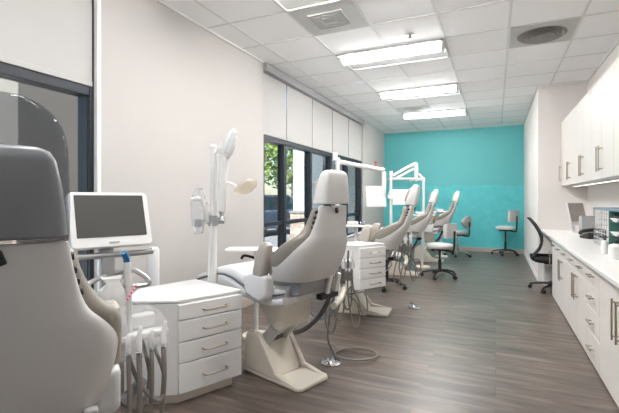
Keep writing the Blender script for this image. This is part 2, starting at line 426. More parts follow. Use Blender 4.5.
def vent(x, y, label, rnd):
    t = thing('ceiling_vent', label, 'air vent', (x, y, CEIL), 0)
    m1 = mat('vent_face', srgb(196, 196, 193), .6) ; m2 = mat('vent_core', srgb(150, 147, 143), .7)
    obj('frame', box2(nb(), (-.293, -.293, -.012), (.293, .293, -.005)), m1, t, bevel=.003)
    bm = nb()
    if rnd:
        for r in (.06, .11, .16, .205): lathe(bm, [(r-.028, -.012), (r, -.030), (r+.004, -.028), (r-.02, -.010)], seg=32)
        lathe(bm, [(.0, -.014), (.225, -.014), (.225, -.011), (0, -.011)], seg=32)
        obj('core', bm, m2, t)
    else:
        for r in (.06, .11, .16):
            for s in (-1, 1):
                box(bm, (s*r, 0, -.015), (.004, 2*r, .010), Matrix.Rotation(s*.6, 4, 'Y')); box(bm, (0, s*r, -.015), (2*r, .004, .010), Matrix.Rotation(-s*.6, 4, 'X'))
        box2(bm, (-.17, -.17, -.014), (.17, .17, -.011))
        obj('core', bm, mat('vent_core_light', srgb(184, 184, 181), .7), t)
vent(gx0-2.5*gp, gy0-.5*gp, 'square grey ceiling vent next to the ceiling light at the top edge', False)
vent(gx0-2.5*gp, gy0+6.5*gp, 'grey ceiling vent just before the light closest to the teal wall', False)
vent(gx0+.5*gp, gy0+1.5*gp, 'pale ceiling vent with a round dark grille at the upper right', True)
def sprinkler(x, y, label):
    t = thing('sprinkler_head', label, 'sprinkler', (x, y, CEIL), 0, 'ceiling sprinklers')
    obj('escutcheon', lathe(nb(), [(.0, -.001), (.042, -.002), (.036, -.012), (.0, -.014)]), M_alu, t)
    bm = cyl(nb(), (0, 0, -.012), (0, 0, -.03), .01, .007); lathe(bm, [(0, -.03), (.022, -.032), (.02, -.036), (0, -.037)])
    obj('nozzle', bm, M_dgrey, t)
sprinkler(-.794, 4.22, 'dark sprinkler head on the ceiling above the largest visible light')
sprinkler(-.80, 7.96, 'tiny sprinkler head on the ceiling near the teal wall')
t = thing('fire_alarm', 'small red fire alarm on the left wall between window and teal wall', 'alarm', (XL, 9.45, 2.03))
obj('back_plate', box2(nb(), (0, -.06, -.08), (.03, .06, .08)), M_red, t, bevel=.01); obj('strobe', box2(nb(), (.03, -.03, -.02), (.05, .03, .05)), M_film, t, bevel=.006)

# ------------------------------------------------------------------ dental chair
LV = [(.712, .055, .235, .22), (.757, .08, .25, .235), (.80, .10, .262, .24), (.84, .112, .268, .235), (.88, .124, .27, .22), (.92, .136, .265, .19), (.957, .146, .246, .15), (.985, .153, .22, .11), (1.0, .155, .2, .085), (1.015, .157, .182, .065), (1.04, .161, .167, .05), (1.10, .167, .151, .038), (1.15, .172, .142, .032), (1.195, .176, .134, .03)]
CW = [.225, .245, .262, .272, .28, .282, .276, .262, .25, .232, .205, .17, .157, .147]   # the cushion flares out higher than the shell
PIV = Vector((0, 0, .65))
def ringpts(z, tt, w, wr, n=12):
    out = []; e = .6+.18*min(1, max(0, (z-.92)/.14))
    for k in range(-n, n+1):
        th = k/n*pi/2
        out.append((tt-wr*(1-abs(cos(th))**e), w*(1 if k >= 0 else -1)*abs(sin(th))**e, z))
    return out
def build_chair():
    t = thing('dental_chair', '', 'dental chair')
    # base
    obj('base_plate', prism(nb(), [(-.56, -.15), (-.56, .15), (-.03, .155), (0, .13), (0, -.13), (-.03, -.155)], 'z', 0, .028), M_cream, t, bevel=.008)
    cheek = [(-.55, .028), (-.53, .25), (-.515, .285), (-.49, .303), (-.44, .305), (-.385, .285), (-.36, .25), (-.225, .06), (-.06, .028)]
    for s in (-1, 1):
        obj('base_cheek', prism(nb(), cheek, 'y', s*.155, s*.115), M_cream, t, bevel=.008)
    obj('base_column', prism(nb(), [(-.54, .028), (-.53, .24), (-.40, .255), (-.34, .21), (-.235, .028)], 'y', -.115, .115), M_cream, t, bevel=.006)
    bm = nb(); box2(bm, (-.44, -.06, .225), (-.36, .06, .255)); obj('pivot_cap', bm, M_dgrey, t, bevel=.004)
    bm = nb(); prism(bm, [(-.46, .22), (-.30, .40), (-.20, .40), (-.36, .20)], 'y', -.10, -.07); prism(bm, [(-.46, .22), (-.30, .40), (-.20, .40), (-.36, .20)], 'y', .07, .10); prism(bm, [(-.42, .25), (-.30, .38), (-.24, .38), (-.37, .25)], 'y', -.07, .07)
    obj('lift_arm', bm, M_white, t, bevel=.006)
    obj('lift_housing', prism(nb(), [(-.43, .55), (-.175, .555), (-.175, .365), (-.20, .352), (-.27, .37)], 'y', -.155, .155), M_cream, t, bevel=.012, bseg=3)
    # under-seat
    bm = nb(); box2(bm, (-.36, -.13, .555), (-.10, .13, .60)); box2(bm, (-.30, -.07, .60), (-.06, .07, .64)); obj('seat_carriage', bm, M_black, t, bevel=.005)
    obj('motor_box', prism(nb(), [(-.34, .60), (-.10, .61), (.0, .62), (.02, .715), (-.34, .70)], 'y', -.17, .14), M_grey, t, bevel=.01)
    for y in (.10, .19):
        bm = nb(); box(bm, (.03, y, .645), (.022, .035, .17), Matrix.Rotation(R(14), 4, 'Y')); obj('back_strut', bm, M_white, t, bevel=.004)
    bm = nb()
    box2(bm, (-.02, .03, .565), (.03, .21, .60)); obj('pivot_block', bm, M_black, t, bevel=.003)
    # seat and legrest
    prof = [(-.06, .70, .17, .04), (-.09, .685, .20, .055), (-.18, .665, .215, .055), (-.30, .665, .225, .055), (-.42, .70, .24, .06), (-.56, .745, .245, .062), (-.70, .752, .235, .06), (-.85, .715, .215, .055), (-1.0, .67, .19, .05), (-1.15, .62, .16, .045), (-1.23, .585, .12, .03)]
    rings = []
    for x, z, w, h in prof:
        rings.append([Vector((x+ (z2-.0)*.25, y, z-h+z2)) for y, z2 in rrect(w, h, min(h*.9, .05), 4)])
    obj('seat', loft(nb(), rings), mat('pale_seat_vinyl', srgb(206, 206, 207), .35, coat=.2), t)
    rings = []
    for x, z, w, h in prof[1:]:
        rings.append([Vector((x, y, z-h*1.5-.022+z2*(1 if x < -.5 else .5))) for y, z2 in rrect(w+.012, h*.95, .026, 4)])
    obj('seat_shell', loft(nb(), rings), M_white, t)
    for s in (-1, 1):
        bm = tube(nb(), [(x, s*(w+.008), z-h-.0) for x, z, w, h in prof[1:]], .007, 6, 3); obj('seat_piping', bm, M_dgrey, t)
    # arms
    for s in (-1, 1):
        bm = prism(nb(), [(-.40, .72), (-.37, .60), (-.23, .565), (-.17, .60), (-.16, .74), (-.30, .755)], 'y', s*.215, s*.295)
        a = obj('armrest', bm, M_white, t, bevel=.02, bseg=3)
        rings = []
        for z, cx, hx, hy in ((.735, -.25, .055, .03), (.76, -.245, .06, .036), (.83, -.225, .06, .038), (.90, -.205, .055, .036), (.94, -.195, .045, .03), (.958, -.19, .022, .016)):
            rings.append([Vector((cx+u, s*.262+v, z)) for u, v in rrect(hx, hy, min(hx, hy)*.85)])
        obj('arm_pad', loft(nb(), rings), M_vinyl, a)
    # back
    th = .022
    rings = []
    for z, tt, w, wr in LV:
        o = ringpts(z, tt, w, wr); i = ringpts(z, tt-th, w-th*.6, wr-.004)
        rings.append([Vector(p) for p in o]+[Vector(p) for p in i[::-1]])
    shell = obj('backrest', loft(nb(), rings), M_shell, t, bevel=.004, sub=1, off=PIV)
    rings = []
    for (z, tt, w0, wr), w in zip(LV, CW):
        o = ringpts(z-.004, tt-th-.003, w, wr+.03); i = ringpts(z-.004, tt-th-.075, w-.055, max(wr-.05, .012))
        rings.append([Vector(p) for p in o]+[Vector(p) for p in i[::-1]])
    c = obj('backrest_cushion', loft(nb(), rings), M_rimv, shell, sub=1); c.data.transform(Matrix.Translation(-PIV))
    for s in (-1, 1):
        for z in (1.06, 1.09, 1.12, 1.155):
            tt, w, wr = [next(a[q]+(b[q]-a[q])*(z-a[0])/(b[0]-a[0]) for a, b in zip(LV, LV[1:]) if a[0] <= z <= b[0]) for q in (1, 2, 3)]
            p = Vector((tt-wr*.95-.012, s*(w-.006), z))-PIV
            bm = cyl(nb(), p-Vector((0, s*.01, 0)), p+Vector((0, s*.012, 0)), .012, .010, 10); obj('stud', bm, M_black, shell)
    bm = nb(); box(bm, Vector((.178, .0, 1.165))-PIV, (.012, .022, .034), Matrix.Rotation(R(20), 4, 'X')); obj('latch', bm, M_black, shell, bevel=.003)
    # headrest
    rings = []
    for z, cx, w, h in ((1.205, .135, .124, .05), (1.211, .133, .132, .058), (1.26, .14, .129, .053), (1.33, .149, .12, .044), (1.385, .156, .109, .036), (1.407, .158, .096, .028), (1.417, .158, .072, .016), (1.42, .158, .03, .006)):
        rings.append([Vector((cx+u, v, z)) for v, u in rrect(w, h, h*.55)])
    hd = obj('headrest', loft(nb(), rings), M_shell, t, off=PIV)
    rings = []
    for z, cx, w, h in ((1.226, .078, .095, .006), (1.24, .078, .105, .014), (1.29, .088, .107, .017), (1.34, .097, .10, .015), (1.368, .105, .085, .01), (1.378, .112, .06, .004)):
        rings.append([Vector((cx+u, v, z))-PIV for v, u in rrect(w, h, h*.8)])
    obj('headrest_cushion', loft(nb(), rings), M_vinyl, hd)
    bm = nb(); box(bm, Vector((.186, .03, 1.355))-PIV, (.01, .014, .026)); obj('headrest_latch', bm, M_black, hd, bevel=.003)
    # umbilical tube under the back
    obj('umbilical_tube', tube(nb(), [(-.05, .17, .68), (-.046, .2, .62), (-.055, .2, .52), (-.147, .2, .38), (-.294, .2, .26), (-.43, .2, .21), (-.5, .19, .22)], .018, 10), M_dgrey, t)
    obj('supply_hose', tube(nb(), [(-.10, .2, .60), (-.02, .24, .5), (-.1, .26, .40), (-.2, .26, .35), (-.3, .22, .44)], .008, 8), mat('pale_blue_hose', srgb(150, 165, 185), .5), t)
    return t
def recline(ch, a):
    for c in ch.children:
        if c.name.split('.')[0] in ('backrest', 'headrest'): c.rotation_euler.y = R(a)
chair2 = build_chair()
G = 'dental chairs in the row'
chair2['group'] = G
chair2['label'] = 'second dental chair from the camera, its whole back and cream base in full view'
chair2.location = (-1.083, 2.47, 0); chair2.rotation_euler.z = R(-17)
chair1 = dup_thing(chair2, (-1.145, .63, 0), R(-33), 'nearest dental chair at the left edge, grey headrest under a smoky plastic cover')
chair3 = dup_thing(chair2, (-1.03, 4.36, 0), R(5), 'third dental chair, reclined, behind the small floating drawer unit')
chair4 = dup_thing(chair2, (-1.13, 6.75, 0), R(4), 'fourth dental chair, reclined, behind the pale stool with black base')
chair5 = dup_thing(chair2, (-.93, 8.37, 0), R(3), 'farthest dental chair, closest to the teal wall and the round-backed grey stool')
for c in (chair3, chair4, chair5): recline(c, 9)
for c in chair1.children:      # the nearest chair is set a little lower
    if not c.name.startswith('base_') and not c.name.startswith('pivot_cap'): c.location.z -= .058
# nearest chair: grey vinyl headrest in a smoky plastic cover
for c in chair1.children:
    if c.name.split('.')[0] == 'headrest':
        c.data = c.data.copy(); c.data.materials[0] = M_greyv; c['label'] = 'grey vinyl headrest'
        rings = []
        for z, cx, w, h in ((1.20, .15, .136, .05), (1.28, .15, .138, .052), (1.36, .147, .136, .05), (1.42, .145, .134, .048), (1.465, .142, .124, .044), (1.50, .14, .104, .038), (1.525, .138, .074, .028), (1.538, .137, .04, .016), (1.542, .137, .015, .006)):
            rings.append([Vector((cx+u, v, z))-PIV for v, u in rrect(w, h, h*.9)])
        o = obj('headrest_cover', loft(nb(), rings), M_smoke, c); o['label'] = 'smoky see-through plastic cover'

# ------------------------------------------------------------------ drawer cabinets
def drawer_cabinet(name, label, poly, iA, iB, z0, z1, splits, parent_z=0, plinth=True, post=None):
    cx = sum(p[0] for p in poly)/len(poly); cy = sum(p[1] for p in poly)/len(poly)
    P = [Vector((x-cx, y-cy)) for x, y in poly]
    t = thing(name, label, 'drawer cabinet', (cx, cy, 0))
    obj('body', prism(nb(), [(p.x*.985, p.y*.985) for p in P], 'z', z0, z1-.022), M_white, t, bevel=.004)
    obj('top', prism(nb(), [(p.x, p.y) for p in P], 'z', z1-.022, z1), M_white, t, bevel=.006)
    if plinth: obj('plinth', prism(nb(), [(p.x*.86, p.y*.86) for p in P], 'z', 0, z0), M_cream, t)
    A, B = P[iA], P[iB]; d = (B-A); L = d.length; d = d/L; n = Vector((d.y, -d.x))
    rot = Matrix.Rotation(math.atan2(d.y, d.x), 4, 'Z')
    zt, zb = z1-.027, z0+.004
    for a, b in zip(splits, splits[1:]):
        za, zc = zt-(zt-zb)*a-.003, zt-(zt-zb)*b+.003
        mid = (A+B)/2+n*.004
        dr = obj('drawer', box(nb(), (mid.x, mid.y, (za+zc)/2), (L*.985, .02, za-zc), rot), M_white, t, bevel=.004)
        q = n*.042; h0 = A+d*L*.36+n*.014; h1 = A+d*L*.72+n*.014; zz = (za+zc)/2
        bm = tube(nb(), [(h0.x, h0.y, zz), (h0.x+q.x*.8, h0.y+q.y*.8, zz), (h0.x+q.x+d.x*.02, h0.y+q.y+d.y*.02, zz), ((h0+h1).x/2+q.x, (h0+h1).y/2+q.y, zz), (h1.x+q.x-d.x*.02, h1.y+q.y-d.y*.02, zz), (h1.x+q.x*.8, h1.y+q.y*.8, zz), (h1.x, h1.y, zz)], .006*L/.45, 8, 3)
        obj('handle', bm, M_steel, dr)
    if post: obj('support_arm', tube(nb(), [(a-cx, b-cy, c) for a, b, c in post], .03, 10), M_cream, t)
    return t
poly1 = [(-1.73, 1.89), (-1.55, 2.295), (-2.06, 2.45), (-2.19, 2.02), (-2.007, 1.74)]
drawer_cabinet('drawer_cabinet', 'white four-drawer cabinet in the foreground with an angled side panel', poly1, 0, 1, .06, .633, [0, .185, .424, .658, 1])
k = .95
def sh(p, o): return (o[0]+(p[0]+1.73)*k, o[1]+(p[1]-1.89)*k)
poly3 = [(-1.17, 3.69), (-.995, 3.98), (-1.27, 4.05), (-1.42, 3.9), (-1.36, 3.66)]

# ------------------------------------------------------------------ stools
def star_base(t, r, m, zc, n=5, cm=M_black, rot=0):
    for k in range(n):
        a = rot+2*pi*k/n; c, s = cos(a), sin(a)
        bm = tube(nb(), [(.02*c, .02*s, zc), (r*.55*c, r*.55*s, zc-.012), (r*c, r*s, .065)], lambda u: .02-.007*u, 8, 4)
        leg = obj('base_leg', bm, m, t)
        bm = nb()
        for q in (-1, 1):
            p = Vector((r*c-s*.014*q, r*s+c*.014*q, .026)); cyl(bm, p-Vector((-s, c, 0))*.008, p+Vector((-s, c, 0))*.008, .026, None, 12)
        cyl(bm, (r*c, r*s, .03), (r*c, r*s, .07), .008, None, 8)
        obj('caster', bm, cm, leg)
def build_stool(label, seatm, basem, loc, rz, back, group='operator stools', sz=.50):
    t = thing('stool', label, 'stool', loc, rz, group)
    star_base(t, .27, basem, .11)
    obj('gas_lift', cyl(cyl(nb(), (0, 0, .08), (0, 0, .28), .026), (0, 0, .28), (0, 0, sz-.06), .016), M_black if basem is M_black else M_chrome, t)
    bm = nb(); box2(bm, (-.10, -.09, sz-.075), (.10, .09, sz-.045)); obj('seat_plate', bm, M_black, t, bevel=.006)
    obj('lever', tube(nb(), [(0, -.08, sz-.06), (.02, -.19, sz-.065), (.02, -.24, sz-.06)], .007, 6), M_black, t)
    obj('seat', lathe(nb(), [(0, sz-.045), (.17, sz-.045), (.20, sz-.03), (.205, sz), (.19, sz+.025), (.14, sz+.035), (0, sz+.03)], seg=28), seatm, t)
    if back:
        kind, w, h, zc = back
        obj('back_bar', tube(nb(), [(.06, 0, sz-.06), (.20, 0, sz-.075), (.25, 0, sz-.04), (.262, 0, zc)], .016, 8), M_black, t)
        rings = []
        N = 7
        if kind == 'round':
            for k in range(N):
                a = -pi/2+pi*k/(N-1); z = zc+h*sin(a); ww = max(w*cos(a), .02)
                rings.append([Vector((.235-.05*((v/w)**2)+u, v, z)) for v, u in rrect(ww, .028, .02)])
        else:
            for k in range(N):
                z = zc-h+2*h*k/(N-1); ww = w*(.93 if k in (0, N-1) else 1)
                rings.append([Vector((.235-.06*((v/w)**2)+u+.03*(z-zc), v, z)) for v, u in rrect(ww, .026, .02)])
        obj('backrest', loft(nb(), rings), seatm if kind != 'round' else M_stoolg, t)
    return t
build_stool('pale stool with square back on a black five-star base, beside the fourth dental chair', M_stoolv, M_black, (-.80, 6.72, 0), R(-28), ('square', .15, .11, .74))
build_stool('grey stool with round back and chrome base before the teal wall', M_stoolg, M_alu, (-.73, 9.3, 0), R(-25), ('round', .19, .13, .74), sz=.52)
build_stool('pale grey stool with tilted back in the corner of the teal wall and white wall', M_stoolv, M_black, (.20, 9.98, 0), R(-32), ('square', .19, .13, .86), sz=.60)
build_stool('low stool with black casters half hidden behind the third dental chair', M_stoolv, M_black, (-1.38, 5.62, 0), R(60), None, sz=.46)

# office chair
t = thing('office_chair', 'black mesh office chair pulled up to the knee space of the counter', 'office chair', (.72, 6.36, 0), R(-6))
star_base(t, .29, M_black, .10, rot=.5)
obj('gas_lift', cyl(nb(), (0, 0, .08), (0, 0, .38), .025), M_black, t)
bm = nb(); box2(bm, (-.12, -.1, .36), (.12, .1, .40)); obj('tilt_box', bm, M_black, t, bevel=.01)
rings = []
for x, w, h in ((-.23, .17, .02), (-.21, .21, .032), (0, .235, .036), (.18, .23, .034), (.24, .2, .022)):
    rings.append([Vector((x, y, .435+z)) for y, z in rrect(w, h, h*.85)])
obj('seat', loft(nb(), rings), M_mesh, t)
rings = []
for z, x, w in ((.44, -.285, .17), (.50, -.25, .20), (.56, -.215, .215), (.64, -.19, .22), (.72, -.192, .22), (.80, -.222, .215), (.88, -.262, .20), (.95, -.305, .17), (.975, -.322, .13)):
    rings.append([Vector((x+u+.05*(v*v)/.05, v, z)) for v, u in rrect(w, .016, .012)])
obj('backrest', loft(nb(), rings), M_mesh, t)
obj('back_arm', tube(nb(), [(-.10, 0, .38), (-.20, 0, .385), (-.26, 0, .42), (-.27, 0, .48)], .022, 8), M_black, t)

# ------------------------------------------------------------------ counter and cabinets on the right
CT, CX = .78, .614
BX = .655
UE = [(5.57, 6.0, 'D', 1), (5.14, 5.57, 'D', -1), (4.70, 5.14, 'D', 1), (4.265, 4.70, 'D', -1), (3.83, 4.265, 'D', 1), (3.40, 3.83, 'S', 0), (2.88, 3.40, 'T', -1), (2.36, 2.88, 'T', 1)]
blab = ['white base cabinet at the far end of the counter next to the knee space', 'white base cabinet second from the knee space', 'white base cabinet third from the knee space', 'white base cabinet whose long door handle is the farther one of the close pair',
        'white base cabinet between the four-drawer unit and its mirror twin with paired handles', 'white base unit with a stack of four drawers', 'white full-height door cabinet right of the four-drawer unit', 'white full-height door cabinet cut off by the right edge of the picture']
def bar_handle(bm_parent, x, p0, p1, m=M_steel, out=-1):
    bm = nb(); d = (Vector(p1)-Vector(p0)); L = d.length; d.normalize()
    o = Vector((out*.032, 0, 0)); a, b = Vector(p0), Vector(p1)
    cyl(bm, a+o-d*.012, b+o+d*.012, .006, None, 10); cyl(bm, a+d*.01, a+d*.01+o, .005, None, 8); cyl(bm, b-d*.01, b-d*.01+o, .005, None, 8)
    return obj('handle', bm, m, bm_parent)
for (a, b, kind, hs), lb in zip(UE, blab):
    yc = (a+b)/2; w = b-a
    t = thing('base_cabinet', lb, 'cabinet', (BX, yc, 0), 0, 'base cabinets under the counter')
    bm = nb(); box2(bm, (.02, -w/2+.0005, .0), (ALC_X-BX-.005, w/2-.0005, CT-.04)); obj('body', bm, M_cab, t)
    def front(nm, z0, z1): return obj(nm, box2(nb(), (0, -w/2+.002, z0+.002), (.02, w/2-.002, z1-.002)), M_cab, t, bevel=.002)
    zt = CT-.045
    if kind == 'D':
        d = front('drawer', zt-.135, zt); bar_handle(d, 0, (0, -.055, zt-.07), (0, .055, zt-.07))
        d = front('door', .012, zt-.135); y = hs*(w/2-.045); bar_handle(d, 0, (0, y, .37), (0, y, .565))
    elif kind == 'S':
        e = [zt, zt-.135, zt-.32, zt-.50, .012]
        for z1, z0 in zip(e, e[1:]):
            d = front('drawer', z0, z1); zz = (z0+z1)/2 if z0 > .1 else z1-.10; bar_handle(d, 0, (0, -.055, zz), (0, .055, zz))
    else:
        d = front('door', .012, zt); y = hs*(w/2-.045); bar_handle(d, 0, (0, y, .42), (0, y, .64))
bm = nb(); box2(bm, (CX, 2.36, CT-.038), (ALC_X-.001, ALC_Y-.001, CT))
ct = tag(obj('countertop', bm, M_top, None, bevel=.006), 'long white countertop running along the right side', 'countertop')
t = thing('waste_bin', 'white bin on the floor behind the black office chair', 'bin', (.74, 6.83, 0))
UL = [(6.63, 6.998, [-1]), (5.77, 6.63, [1, -1]), (4.91, 5.77, [1, -1]), (4.05, 4.91, [1, -1]), (3.19, 4.05, [1, -1]), (2.33, 3.19, [1, -1])]
obj('body', prism(nb(), rrect(.12, .15, .03), 'z', 0, .30), M_white, t, bevel=.008); obj('rim', prism(nb(), rrect(.126, .156, .03), 'z', .28, .305), M_white, t, bevel=.004)
ulab = ['narrow single-door white wall cabinet against the end wall', 'white double-door wall cabinet next to the narrow one', 'white double-door wall cabinet above the desk phone', 'white double-door wall cabinet above the wire organiser with two close handles',
        'white double-door wall cabinet cut by the right edge of the picture', 'white double-door wall cabinet just outside the right edge of the picture']
UX, UZ0, UZ1 = .876, 1.42, 2.35
for (a, b, hs), lb in zip(UL, ulab):
    yc = (a+b)/2; w = b-a
    t = thing('wall_cabinet', lb, 'cabinet', (UX, yc, UZ0), 0, 'wall cabinets above the counter')
    obj('body', box2(nb(), (.02, -w/2+.0005, 0), (ALC_X-UX-.001, w/2-.0005, UZ1-UZ0)), M_cab, t)
    n = len(hs); dw = w/n
    for i, h in enumerate(hs):
        y0 = -w/2+i*dw
        d = obj('door', box2(nb(), (0, y0+.002, .002), (.02, y0+dw-.002, UZ1-UZ0-.002)), M_cab, t, bevel=.002)
        y = y0+dw-.045 if h > 0 else y0+.045
        if n == 1: y = y0+dw/2+.1
        bar_handle(d, 0, (0, y, .08), (0, y, .285))

t = thing('added_strip_light', 'slim light strip added under the wall cabinets to brighten the counter', 'light', (1.02, 4.66, UZ0), 0)  # lamp strip added to lift the brightness of the counter
obj('channel', box2(nb(), (-.02, -2.2, -.012), (.02, 2.2, -.001)), M_pan, t); obj('lens', box2(nb(), (-.005, -2.19, -.015), (.005, 2.19, -.012)), mat('added_strip_lens', (1, 1, 1), .4, emit=(1, .99, .97), estr=1.6), t)
# desk monitor, tower, phone
t = thing('desktop_monitor', 'white desktop monitor with a grey screen at the far end of the counter', 'monitor', (1.0, 6.55, CT), R(52))
R15 = Matrix.Rotation(R(-12), 4, 'X')
obj('foot', prism(nb(), rrect(.10, .08, .03), 'z', 0, .01), M_white, t, bevel=.003)
bm = nb(); box(bm, (0, .05, .10), (.06, .015, .20), Matrix.Rotation(R(-10), 4, 'X')); obj('neck', bm, M_white, t, bevel=.004)
bm = nb(); box(bm, (0, .0, .25), (.36, .025, .31), R15); obj('housing', bm, M_white, t, bevel=.008)
bm = nb(); box(bm, (0, -.012, .273), (.345, .006, .245), R15); obj('screen', bm, mat('grey_lit_screen', srgb(160, 153, 148), .3), t)
t = thing('computer_tower', 'slim grey computer tower standing right of the desk monitor', 'computer', (1.06, 6.18, CT), R(10))
obj('case', box2(nb(), (-.07, -.05, .006), (.07, .05, .24)), M_grey, t, bevel=.006); obj('front_panel', box2(nb(), (-.078, -.045, .012), (-.07, .045, .23)), M_stoolg, t, bevel=.002)
t = thing('desk_phone', 'black desk phone between computer tower and wire organiser', 'phone', (1.02, 5.62, CT), R(-70))
obj('base', prism(nb(), [(-.09, 0), (.09, 0), (.09, .075), (-.09, .025)], 'y', -.10, .10), M_black, t, bevel=.006)
obj('handset', tube(nb(), [(-.02, -.13, .055), (.01, -.12, .085), (.03, 0, .10), (.01, .12, .085), (-.02, .13, .055)], .02, 8), M_black, t)
obj('cord', tube(nb(), [(0, .1, .02), (.05, .17, .012), (-.02, .22, .01), (.03, .28, .01)], .006, 6), M_black, t)
# wire organiser
t = thing('desk_organiser', 'silver wire desk organiser with a blue-grey top and green back', 'organiser', (.93, 4.47, CT))
y0, y1, dx, hh = -1.0, .60, .25, .37
obj('top', box2(nb(), (-.01, y0, hh-.022), (dx, y1+.01, hh)), M_blue, t, bevel=.004)
obj('back_panel', box2(nb(), (dx-.02, y0, .01), (dx-.008, -.02, hh-.022)), M_green, t)
bm = nb()
for y in [y1*i/7 for i in range(8)]: cyl(bm, (0, y, .0), (0, y, hh-.02), .0035, None, 6)
for z in [.012+.058*i for i in range(6)]: cyl(bm, (0, 0, z), (0, y1, z), .0035, None, 6)
M_wire = mat('silver_wire', srgb(196, 196, 196), .35, metal=.3)
obj('front_grid', bm, M_wire, t)
bm = nb()
for x in [dx*i/4 for i in range(5)]:
    cyl(bm, (x, y1, 0), (x, y1, hh-.02), .0035, None, 6)
for z in [.012+.058*i for i in range(6)]:
    cyl(bm, (0, y1, z), (dx, y1, z), .0035, None, 6)
obj('side_grid', bm, M_wire, t)
for z in (.012, .13, .25):
    bm = nb(); box2(bm, (.01, y0, z), (dx-.02, -.01, z+.006)); obj('shelf', bm, M_green, t)
bm = nb()
for y in (y0, ): box2(bm, (0, y, 0), (dx, y+.012, hh-.02))
obj('end_panel', bm, M_green, t)
obj('divider', box2(nb(), (.0, -.012, .0), (dx-.008, -.002, hh-.022)), M_green, t)
for i, (z, y, l) in enumerate(((.256, -.12, 'white papers on the top tray of the desk organiser'), (.136, -.14, 'white papers on the middle tray of the desk organiser'))):
    bm = nb()
    for k in range(5): box(bm, (.11, .004*k-.15, z+.004+k*.006), (.20, .21, .004), Matrix.Rotation(R(3*k-6), 4, 'Z'))
    tag(obj('paper_stack', bm, M_paper, None, loc=(.93, 4.47, CT)), l, 'papers', 'paper stacks in the desk organiser')
bm = nb(); box2(bm, (.02, -.3, .0), (.18, -.04, .02)); bx = tag(obj('tape_dispenser', bm, M_black, None, bevel=.008, loc=(.93, 4.47, CT+.286)), 'black flat holder lying on the papers in the desk organiser', 'desk item')
def bottle(loc, r, h, label):
    t = thing('pump_bottle', label, 'pump bottle', loc, R(150), 'pump bottles on the counter')
    obj('body', lathe(nb(), [(0, 0), (r*.95, 0), (r, .006), (r, h*.72), (r*.8, h*.82), (r*.4, h*.86), (r*.4, h*.9), (0, h*.9)]), M_paper, t)
    bm = cyl(nb(), (0, 0, h*.88), (0, 0, h*.98), r*.36, r*.3, 12); cyl(bm, (0, 0, h*.97), (0, 0, h*1.12), .005, None, 8); cyl(bm, (-.01, 0, h*1.12), (.045, 0, h*1.11), .009, .005, 8)
    obj('pump', bm, M_black, t)
bottle((.84, 3.80, CT), .055, .13, 'larger white pump bottle with black pump on the counter by the right edge')
bottle((.83, 4.12, CT), .026, .125, 'slim white pump bottle between wire organiser and larger pump bottle')

# ------------------------------------------------------------------ delivery cart with monitor beside the nearest chair
t = thing('delivery_cart', 'dental delivery cart with tilted monitor and hanging hoses beside the nearest chair', 'dental cart', (-1.60, 1.30, 0), R(66))
obj('pedestal', lathe(nb(), [(0, 0), (.20, 0), (.205, .02), (.12, .05), (.05, .08), (.05, .36), (0, .36)]), M_white, t)
obj('support_arm', tube(nb(), [(0, 0, .34), (-.10, -.13, .33), (-.2, -.30, .33)], .035, 10), M_grey, t)
bm = nb(); box2(bm, (-.032, -.02, .33), (.032, .02, .985)); obj('column', bm, M_alu, t, bevel=.01)
obj('crossbar', tube(nb(), [(-.19, -.015, .975), (-.17, -.012, .985), (.17, -.012, .985), (.19, -.015, .99)], .014, 10, 3), M_alu, t)
T = Matrix.Translation((.022, -.03, 1.018)) @ Matrix.Rotation(R(-20), 4, 'X')
bm = nb(); loft(bm, [[T @ Vector((u, y, v+.134)) for u, v in rrect(.172*s, .130*s+.0, .02)] for y, s in ((-.012, .985), (-.006, 1), (.02, 1), (.034, .93))])
mo = obj('monitor', bm, M_white, t, angle=50)
bm = nb(); loft(bm, [[T @ Vector((u, y, v+.148)) for u, v in rrect(.148, .099, .004)] for y in (-.0135, -.011)]); obj('screen', bm, M_screen, mo)
bm = nb(); loft(bm, [[T @ Vector((u, y, v+.022)) for u, v in rrect(.022, .004, .003)] for y in (-.0135, -.011)]); obj('monitor_badge', bm, M_grey, mo)
bm = nb(); box(bm, (0, .03, 1.02), (.07, .03, .12), Matrix.Rotation(R(-18), 4, 'X')); obj('monitor_bracket', bm, M_alu, mo, bevel=.006)
obj('grip_handle', tube(nb(), [(-.01, -.03, .895), (-.07, -.06, .885), (-.095, -.075, .872), (-.085, -.08, .845), (-.05, -.07, .81), (-.02, -.04, .80)], .011, 8), M_alu, t)
obj('grip_handle', tube(nb(), [(.02, -.02, .90), (.09, -.05, .912), (.13, -.065, .89), (.158, -.075, .86), (.15, -.075, .842), (.09, -.06, .84), (.03, -.02, .84)], .011, 8), M_alu, t)
i1 = obj('instrument', tube(nb(), [(.075, -.075, .60), (.072, -.075, .80), (.063, -.075, .955)], lambda u: .012+.004*(u > .5), 10), M_white, t); i1['label'] = 'white instrument with a blue tip'
obj('instrument_tip', tube(nb(), [(.063, -.075, .95), (.058, -.078, .975), (.045, -.085, 1.0)], .014, 10), M_bluetip, i1)
bm = nb()
for k in range(5):
    a, b = k/5, (k+.55)/5
    p, q = Vector((.052, -.11, .79)), Vector((.096, -.10, .855))
    cyl(bm, p.lerp(q, a), p.lerp(q, b), .005, None, 8)
st = obj('syringe_tip', cyl(nb(), (.05, -.11, .787), (.097, -.10, .857), .004, None, 8), M_paper, t); obj('tip_stripe', bm, M_pink, st)
